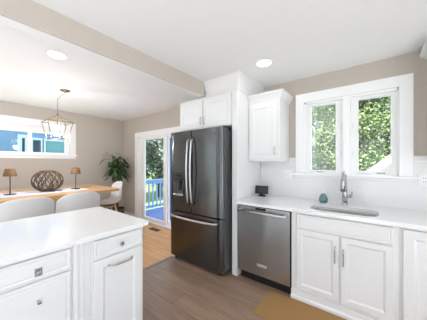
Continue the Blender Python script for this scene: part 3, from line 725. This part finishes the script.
# ------------------------------------------------------------------ dining furniture
TZ = 0.90
tb = thing('dining_table', 'long counter-height oak table beneath the brass pendant', 'table', (-3.97, 0.55, 0))
c = nb(); prism(c, rounded(-4.58, -3.355, -0.72, 1.785, 0.05, 5), 'z', TZ - 0.036, TZ); obj('tabletop', c, M['oak'], tb)
c = nb(); box(c, -4.46, -3.48, -0.45, 1.23, TZ - 0.10, TZ - 0.036); obj('apron', c, M['legwood'], tb)
for x in (-4.44, -3.50):
    for y in (-0.42, 1.2): obj('leg', box(nb(), x - 0.035, x + 0.035, y - 0.035, y + 0.035, 0, TZ - 0.036, 0.004), M['legwood'], tb)
c = nb(); prism(c, rounded(-4.12, -3.62, -0.6, 1.40, 0.01, 3), 'z', TZ, TZ + 0.003)
tag(obj('table_runner', c, M['runner']), 'pale lavender cloth runner along the oak table', 'table runner')
RZ = TZ + 0.003
def lamp(x, y, label):
    o = thing('table_lamp', label, 'table lamp', (x, y, RZ), group='cordless lamps on the table')
    obj('base', lathe(nb(), [(0.066, RZ), (0.066, RZ + 0.006), (0.06, RZ + 0.010), (0.006, RZ + 0.013)], x, y, 28), M['lampmetal'], o)
    obj('pole', lathe(nb(), [(0.006, RZ + 0.01), (0.006, RZ + 0.33)], x, y, 12), M['lampmetal'], o)
    s = obj('lamp_shade', lathe(nb(), [(0.073, RZ + 0.250), (0.052, RZ + 0.350), (0.0, RZ + 0.353)], x, y, 32, cap=False), M['lampshade'], o)
lamp(-3.87, 0.515, 'brown-shaded slim table lamp on the near side of the basket')
lamp(-3.885, 1.296, 'brown-shaded slim table lamp between the basket and the potted plant')

# woven lantern basket: squat globe of crossing willow strands
gx, gy, gr, gh = -3.90, 0.93, 0.192, 0.29
bk = thing('woven_basket', 'squat round openwork willow basket between the two lamps', 'basket', (gx, gy, RZ))
def globe(th, s):           # s 0 bottom .. 1 top
    a = -math.pi / 2 * 0.74 + s * math.pi * 0.74
    r = gr * math.cos(a); z = RZ + 0.158 + 0.155 * math.sin(a) / math.sin(math.pi / 2 * 0.74) * 0.95
    return (gx + r * math.cos(th), gy + r * math.sin(th), z)
t = nb()
for k in range(14):
    for sgn in (1, -1):
        t0 = 2 * math.pi * k / 14 + random.uniform(-0.08, 0.08)
        tube(t, [globe(t0 + sgn * 1.15 * (i / 11), i / 11) for i in range(12)], 0.0054, 6)
for k in range(10):
    t0 = 2 * math.pi * k / 10 + random.uniform(-0.15, 0.15)
    tube(t, [globe(t0 + 0.1 * (i / 11), i / 11) for i in range(12)], 0.0048, 6)
obj('weave', t, M['wicker'], bk)
t = nb()
for s_, dr_ in ((1, 0), (0.985, 0.006), (0.96, 0.004)):
    tube(t, [globe(2 * math.pi * i / 28, s_) for i in range(28)], 0.009, 8, closed=True)
obj('rim', t, M['wicker'], bk)
t = nb()
for s_ in (0, 0.03): tube(t, [globe(2 * math.pi * i / 28, s_) for i in range(28)], 0.008, 8, closed=True)
lathe(t, [(0.0, RZ + 0.004), (0.085, RZ + 0.004), (0.085, RZ + 0.01), (0, RZ + 0.01)], gx, gy, 24, cap=False)
obj('bottom', t, M['wicker'], bk)
c = nb(); lathe(c, [(0.0, RZ + 0.011), (0.04, RZ + 0.011), (0.04, RZ + 0.13), (0.0, RZ + 0.13)], gx, gy, 20, cap=False)

# counter-height shell chairs
def make_chair(label):
    ch = thing('dining_chair', label, 'chair', (0, 0, 0), group='white shell chairs round the table')
    prof = [(0.225, 0.605), (0.215, 0.615), (0.16, 0.612), (0.05, 0.595), (-0.07, 0.588), (-0.15, 0.60), (-0.195, 0.64), (-0.215, 0.70), (-0.23, 0.78), (-0.24, 0.87), (-0.248, 0.935), (-0.252, 0.982)]
    wid = [0.19, 0.205, 0.215, 0.225, 0.232, 0.238, 0.24, 0.24, 0.24, 0.238, 0.236, 0.228]
    c = nb(); rows = []; N = 14
    for j, ((y, z), wd) in enumerate(zip(prof, wid)):
        row = []
        s = j / (len(prof) - 1)
        for i in range(N + 1):
            u = -1 + 2 * i / N
            up = 0.05 * abs(u) ** 3 * (1 - max(0, (s - 0.45) / 0.55)) * (0.4 + min(1, s * 3) * 0.6)
            fwd = 0.085 * abs(u) ** 2.2 * max(0, min(1, (s - 0.3) / 0.4))
            drop = 0.075 * abs(u) ** 4.5 * max(0, (s - 0.75) / 0.25)
            row.append(c.verts.new((wd * u, y + fwd, z + up - drop)))
        rows.append(row)
    for A, B in zip(rows, rows[1:]):
        for i in range(N): c.faces.new((A[i], A[i + 1], B[i + 1], B[i])).smooth = True
    s = obj('shell', c, M['chair'], ch)
    md = s.modifiers.new('thick', 'SOLIDIFY'); md.thickness = 0.012; md.offset = 0
    md = s.modifiers.new('soft', 'SUBSURF'); md.levels = 1; md.render_levels = 2
    for sx_ in (1, -1):
        for sy_ in (1, -1):
            obj('leg', tube(nb(), [(sx_ * 0.11, sy_ * 0.10, 0.585), (sx_ * 0.2, sy_ * 0.20, 0.0)], [0.018, 0.012], 12), M['legwood'], ch)
    t = nb(); k = 0.68; fxx, fyy, fz = 0.11 + 0.09 * k, 0.10 + 0.10 * k, 0.585 * (1 - k)
    cs = [(fxx, fyy, fz), (-fxx, fyy, fz), (-fxx, -fyy, fz), (fxx, -fyy, fz)]
    for i in range(4): tube(t, [cs[i], cs[(i + 1) % 4]], 0.008, 8)
    obj('footrest', t, M['lampmetal'], ch)
    c = nb(); box(c, -0.12, 0.12, -0.11, 0.11, 0.568, 0.584, 0.004); obj('seat_plate', c, M['lampmetal'], ch)
    return ch
ch1 = make_chair('white shell chair beside the near table lamp, its back to the peninsula')
ch2 = copy_tree(ch1); ch2['label'] = 'white shell chair before the basket and second lamp, its back to the peninsula'
ch3 = copy_tree(ch1); ch3['label'] = 'white shell chair at the table end next to the potted plant'
ch1.location = (-2.98, 0.497, 0.0); ch1.rotation_euler.z = R(90)
ch2.location = (-2.98, 0.985, 0); ch2.rotation_euler.z = R(90)
ch3.location = (-3.80, 1.76, 0); ch3.rotation_euler.z = R(172)

# potted plant in the corner
qx, qy = -4.62, 2.36
pp = thing('potted_plant', 'leafy green floor plant in a dark pot in the room corner', 'plant', (qx, qy, 0))
obj('pot', lathe(nb(), [(0.12, 0.0), (0.14, 0.02), (0.165, 0.2), (0.17, 0.3), (0.155, 0.3), (0.15, 0.26)], qx, qy, 28), M['pot'], pp)
obj('soil', lathe(nb(), [(0.0, 0.27), (0.15, 0.268)], qx, qy, 24, cap=False), M['soil'], pp)
t = nb(); tips = []
for k in range(6):
    a = 2 * math.pi * k / 6 + 0.3; r1 = random.uniform(0.04, 0.15); top = random.uniform(1.2, 1.6)
    p0 = Vector((qx + 0.025 * math.cos(a), qy + 0.025 * math.sin(a), 0.25)); p1 = p0 + Vector((0.02 * math.cos(a), 0.02 * math.sin(a), 0.5))
    p2 = Vector((qx + r1 * math.cos(a), qy + r1 * math.sin(a), top))
    tube(t, [p0, p1, (p1 + p2) / 2 + Vector((0, 0, 0.03)), p2], [0.011, 0.009, 0.007, 0.004], 8); tips.append((p1, p2))
obj('stem', t, M['stem'], pp)
def leaf(bm, base, d, L, W, droop):
    d = Vector(d).normalized(); side = d.cross(Vector((0, 0, 1))).normalized(); n = 7
    rows = []
    for i in range(n + 1):
        s = i / n; wd = W * math.sin(math.pi * min(1, s * 0.93 + 0.04)) ** 0.8 * (1 - 0.35 * s)
        p = Vector(base) + d * L * s * (1 - 0.15 * s * droop) + Vector((0, 0, -droop * L * s * s * 0.75))
        up = Vector((0, 0, 0.22 * wd))
        rows.append([bm.verts.new(p - side * wd + up), bm.verts.new(p), bm.verts.new(p + side * wd + up)])
    for A, B in zip(rows, rows[1:]):
        for i in range(2): bm.faces.new((A[i], A[i + 1], B[i + 1], B[i])).smooth = True
c = nb()
for k in range(105):
    p1, p2 = random.choice(tips); s = random.uniform(0.35, 1.0); b = p1.lerp(p2, s)
    a = random.uniform(0, 2 * math.pi); d = Vector((math.cos(a), math.sin(a), random.uniform(0.0, 0.7))); dn = d.normalized()
    b2 = b + dn * random.uniform(0.02, 0.10)
    b2.x = max(b2.x, WX + 0.08); b2.y = min(b2.y, WY - 0.08)
    leaf(c, b2, d if (b2.x + d.x * 0.2 > WX + 0.03 and b2.y + d.y * 0.2 < WY - 0.03) else Vector((0.5, -0.6, 0.2)), random.uniform(0.16, 0.25), random.uniform(0.036, 0.056), random.uniform(0.6, 1.3))
fo = obj('foliage', c, M['leaf'], pp)

# floor register
rg = thing('floor_register', 'dark bronze floor register before the patio door', 'floor vent', (-3.44, 2.53, 0))
obj('frame', holes(nb(), 'z', 0.0, 0.005, -3.58, -3.30, 2.47, 2.58, [(-3.56, -3.32, 2.485, 2.565)]), M['register'], rg)
c = nb()
for i in range(12): box(c, -3.56 + i * 0.02, -3.548 + i * 0.02, 2.485, 2.565, 0.0005, 0.004)
obj('grille', c, M['register'], rg)

# ------------------------------------------------------------------ outdoors
struct('ground_lawn', box(nb(), -30, 30, WY + 0.2, 40, -0.75, -0.6), M['lawn'])
struct('ground_side', box(nb(), -30, WX - 0.12, -20, WY + 0.2, -0.75, -0.6), M['lawn'])
struct('ground_rear_unseen', box(nb(), WX - 0.12, 30, -24, RY - 0.12, -0.25, -0.08), M['patio'])  # unseen ground, added to shape daylight through the rear openings
struct('ground_bounce_side', box(nb(), RX + 0.12, 30, RY - 0.12, WY + 0.2, -0.25, -0.08), M['bounce_ground'])  # unseen bright ground, added to bounce daylight in through the side opening
# deck
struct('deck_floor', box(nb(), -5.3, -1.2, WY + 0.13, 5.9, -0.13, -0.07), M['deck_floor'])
rl = thing('deck_railing', 'pale blue wooden deck railing with upright balusters outside the patio door', 'railing', (-5.17, 4.3, -0.07))
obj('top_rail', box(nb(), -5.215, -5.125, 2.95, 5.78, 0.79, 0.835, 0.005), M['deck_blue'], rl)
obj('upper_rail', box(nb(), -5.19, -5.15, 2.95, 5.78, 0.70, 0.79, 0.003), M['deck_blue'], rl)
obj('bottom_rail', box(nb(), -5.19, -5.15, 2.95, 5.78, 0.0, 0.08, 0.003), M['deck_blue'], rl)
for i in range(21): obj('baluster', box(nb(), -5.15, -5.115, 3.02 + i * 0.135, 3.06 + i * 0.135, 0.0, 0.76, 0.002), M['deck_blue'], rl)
rl2 = thing('deck_railing', 'pale blue deck railing along the far edge of the deck', 'railing', (-3.2, 5.85, -0.07))
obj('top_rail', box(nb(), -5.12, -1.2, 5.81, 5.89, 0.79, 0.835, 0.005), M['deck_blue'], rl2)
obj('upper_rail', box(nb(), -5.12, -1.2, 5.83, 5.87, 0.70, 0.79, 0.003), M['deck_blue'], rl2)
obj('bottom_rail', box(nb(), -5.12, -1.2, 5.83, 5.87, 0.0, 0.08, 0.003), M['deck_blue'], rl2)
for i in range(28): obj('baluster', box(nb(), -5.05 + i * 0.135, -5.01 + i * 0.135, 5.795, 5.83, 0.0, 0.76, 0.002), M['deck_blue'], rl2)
tag(obj('stile_stand_in', box(nb(), -4.02, -3.90, 3.28, 3.40, -0.07, 2.9, 0.004), M['stile_shade_blue']), 'blue square post standing in for the shaded door stile outside the patio door', 'post')  # added post stands in for the door stile in blue shade

# neighbour's blue house beyond the dining window
HX = -8.6
hs = thing('neighbor_house', 'blue lap-sided house seen through the dining window', 'house', (HX, 0.5, -0.6))
c = nb()
for i in range(34):
    z = -0.6 + i * 0.13
    prism(c, [(HX + 0.022, z), (HX + 0.006, z + 0.132), (HX - 0.2, z + 0.132), (HX - 0.2, z)], 'y', -5, 3.4)
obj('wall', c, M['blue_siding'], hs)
def hwin(y0, y1, z0, z1, pane, tw=0.09):
    c = nb(); holes(c, 'x', HX + 0.01, HX + 0.06, y0 - tw, y1 + tw, z0 - tw, z1 + tw, [(y0, y1, z0, z1)])
    f = obj('window', c, M['blue_trim'], hs); obj('pane', box(nb(), HX + 0.018, HX + 0.03, y0, y1, z0, z1), pane, f)
hwin(0.28, 0.66, 0.9, 1.86, M['dark_pane']); hwin(1.40, 1.47, 0.9, 2.1, M['dark_pane'], 0.1)
hwin(1.66, 1.86, 0.9, 2.06, M['dark_pane'], 0.07); hwin(1.98, 2.50, 0.9, 2.06, M['teal_pane'], 0.08); hwin(2.64, 2.76, 0.9, 2.06, M['dark_pane'], 0.05)
c = nb(); prism(c, [(HX + 0.5, 3.75), (HX + 0.5, 3.85), (HX - 2.5, 5.3), (HX - 2.5, 5.2)], 'y', -5.2, 3.6); obj('roof', c, M['shingle'], hs)

# white shed with a raking roof edge, low outside the kitchen window
HY = 5.2
shd = thing('garden_shed', 'white gabled shed showing its sloping roof edge outside the kitchen window', 'shed', (1.6, HY + 0.7, -0.6))
c = nb(); prism(c, [(-0.02, -0.6), (3.3, -0.6), (3.3, 1.03), (1.6, 2.56), (-0.02, 1.03)], 'y', HY + 0.4, HY + 1.4); obj('wall', c, M['shed_white'], shd)
c = nb(); prism(c, [(-0.28, 0.935), (1.6, 2.63), (3.48, 0.935), (3.48, 0.835), (1.6, 2.53), (-0.28, 0.835)], 'y', HY - 0.2, HY - 0.16); obj('rake_board', c, M['shed_white'], shd)
c = nb(); prism(c, [(-0.30, 0.955), (1.6, 2.67), (3.50, 0.955), (3.50, 0.917), (1.6, 2.632), (-0.30, 0.917)], 'y', HY - 0.2, HY + 1.5); obj('roof', c, M['shingle'], shd)

# trees
def tree(x, y, z0, h, r, m, label, n=3400, ls=0.11):
    o = thing('tree', label, 'tree', (x, y, z0), group='trees behind the house')
    t = nb(); tube(t, [(x, y, z0), (x + 0.05, y, z0 + h * 0.3), (x - 0.04, y + 0.05, z0 + h * 0.6)], [0.16, 0.12, 0.07], 10)
    for k in range(5):
        a = k * 1.26; tube(t, [(x, y, z0 + h * (0.25 + 0.06 * k)), (x + r * 0.6 * math.cos(a), y + r * 0.6 * math.sin(a), z0 + h * (0.42 + 0.08 * k))], [0.05, 0.02], 8)
    obj('trunk', t, M['bark'], o)
    cl = []
    for k in range(70):
        a = random.uniform(0, 2 * math.pi); u = random.uniform(-1, 1); rr = random.uniform(0.4, 1) ** 0.5
        q_ = 0.78 * rr; cl.append((Vector((x + r * q_ * math.sqrt(1 - u * u) * math.cos(a), y + r * q_ * math.sqrt(1 - u * u) * math.sin(a), z0 + h * 0.53 + h * 0.40 * u * rr)), random.uniform(0.25, 0.5) * r * 0.6))
    vs, fs = [], []
    for k in range(n):
        cc, cr_ = random.choice(cl)
        p = cc + Vector((random.gauss(0, 1), random.gauss(0, 1), random.gauss(0, 1))) * cr_ * 0.55
        d = Vector((random.gauss(0, 1), random.gauss(0, 1), random.gauss(0, 0.7) - 0.2)).normalized(); sd_ = d.cross(Vector((random.gauss(0, 1), random.gauss(0, 1), random.gauss(0, 1)))).normalized()
        s = ls * random.uniform(0.6, 1.4); nrm = d.cross(sd_) * s * 0.15; i0 = len(vs)
        vs += [p, p + d * s * 0.5 + sd_ * s * 0.32 + nrm, p + d * s * 1.1, p + d * s * 0.5 - sd_ * s * 0.32 + nrm]; fs.append((i0, i0 + 1, i0 + 2, i0 + 3))
    me = bpy.data.meshes.new('crown'); off = Vector((x, y, z0)); me.from_pydata([v - off for v in vs], [], fs); me.materials.append(m)
    cw = bpy.data.objects.new('crown', me); col.objects.link(cw); cw.parent = o
G = -0.6
tree(-0.3, 9.2, G, 6.2, 1.85, M['tree_a'], 'yellow-green tree filling the clear kitchen window pane beside the shed', 42000, 0.085)
tree(-3.85, 9.2, G, 6.4, 1.75, M['tree_c'], 'silvery green tree seen through the hazy kitchen window pane', 36000, 0.085)
tree(-2.3, 14.6, G, 8.0, 2.9, M['tree_b'], 'tall deep green tree behind the yellow-green one', 36000, 0.12)
tree(3.6, 14.6, G, 7.5, 2.7, M['tree_b'], 'deep green tree rising behind the white shed', 7000, 0.17)
tree(-9.5, 7.3, G, 5.4, 1.85, M['tree_c'], 'silvery tree close behind the pale blue deck railing', 11000, 0.13)
tree(-14.6, 11.0, G, 7.4, 2.9, M['tree_b'], 'broad dark tree behind the silvery one beyond the deck', 11000, 0.17)

for o in bpy.data.objects:
    if '_o' in o: del o['_o']
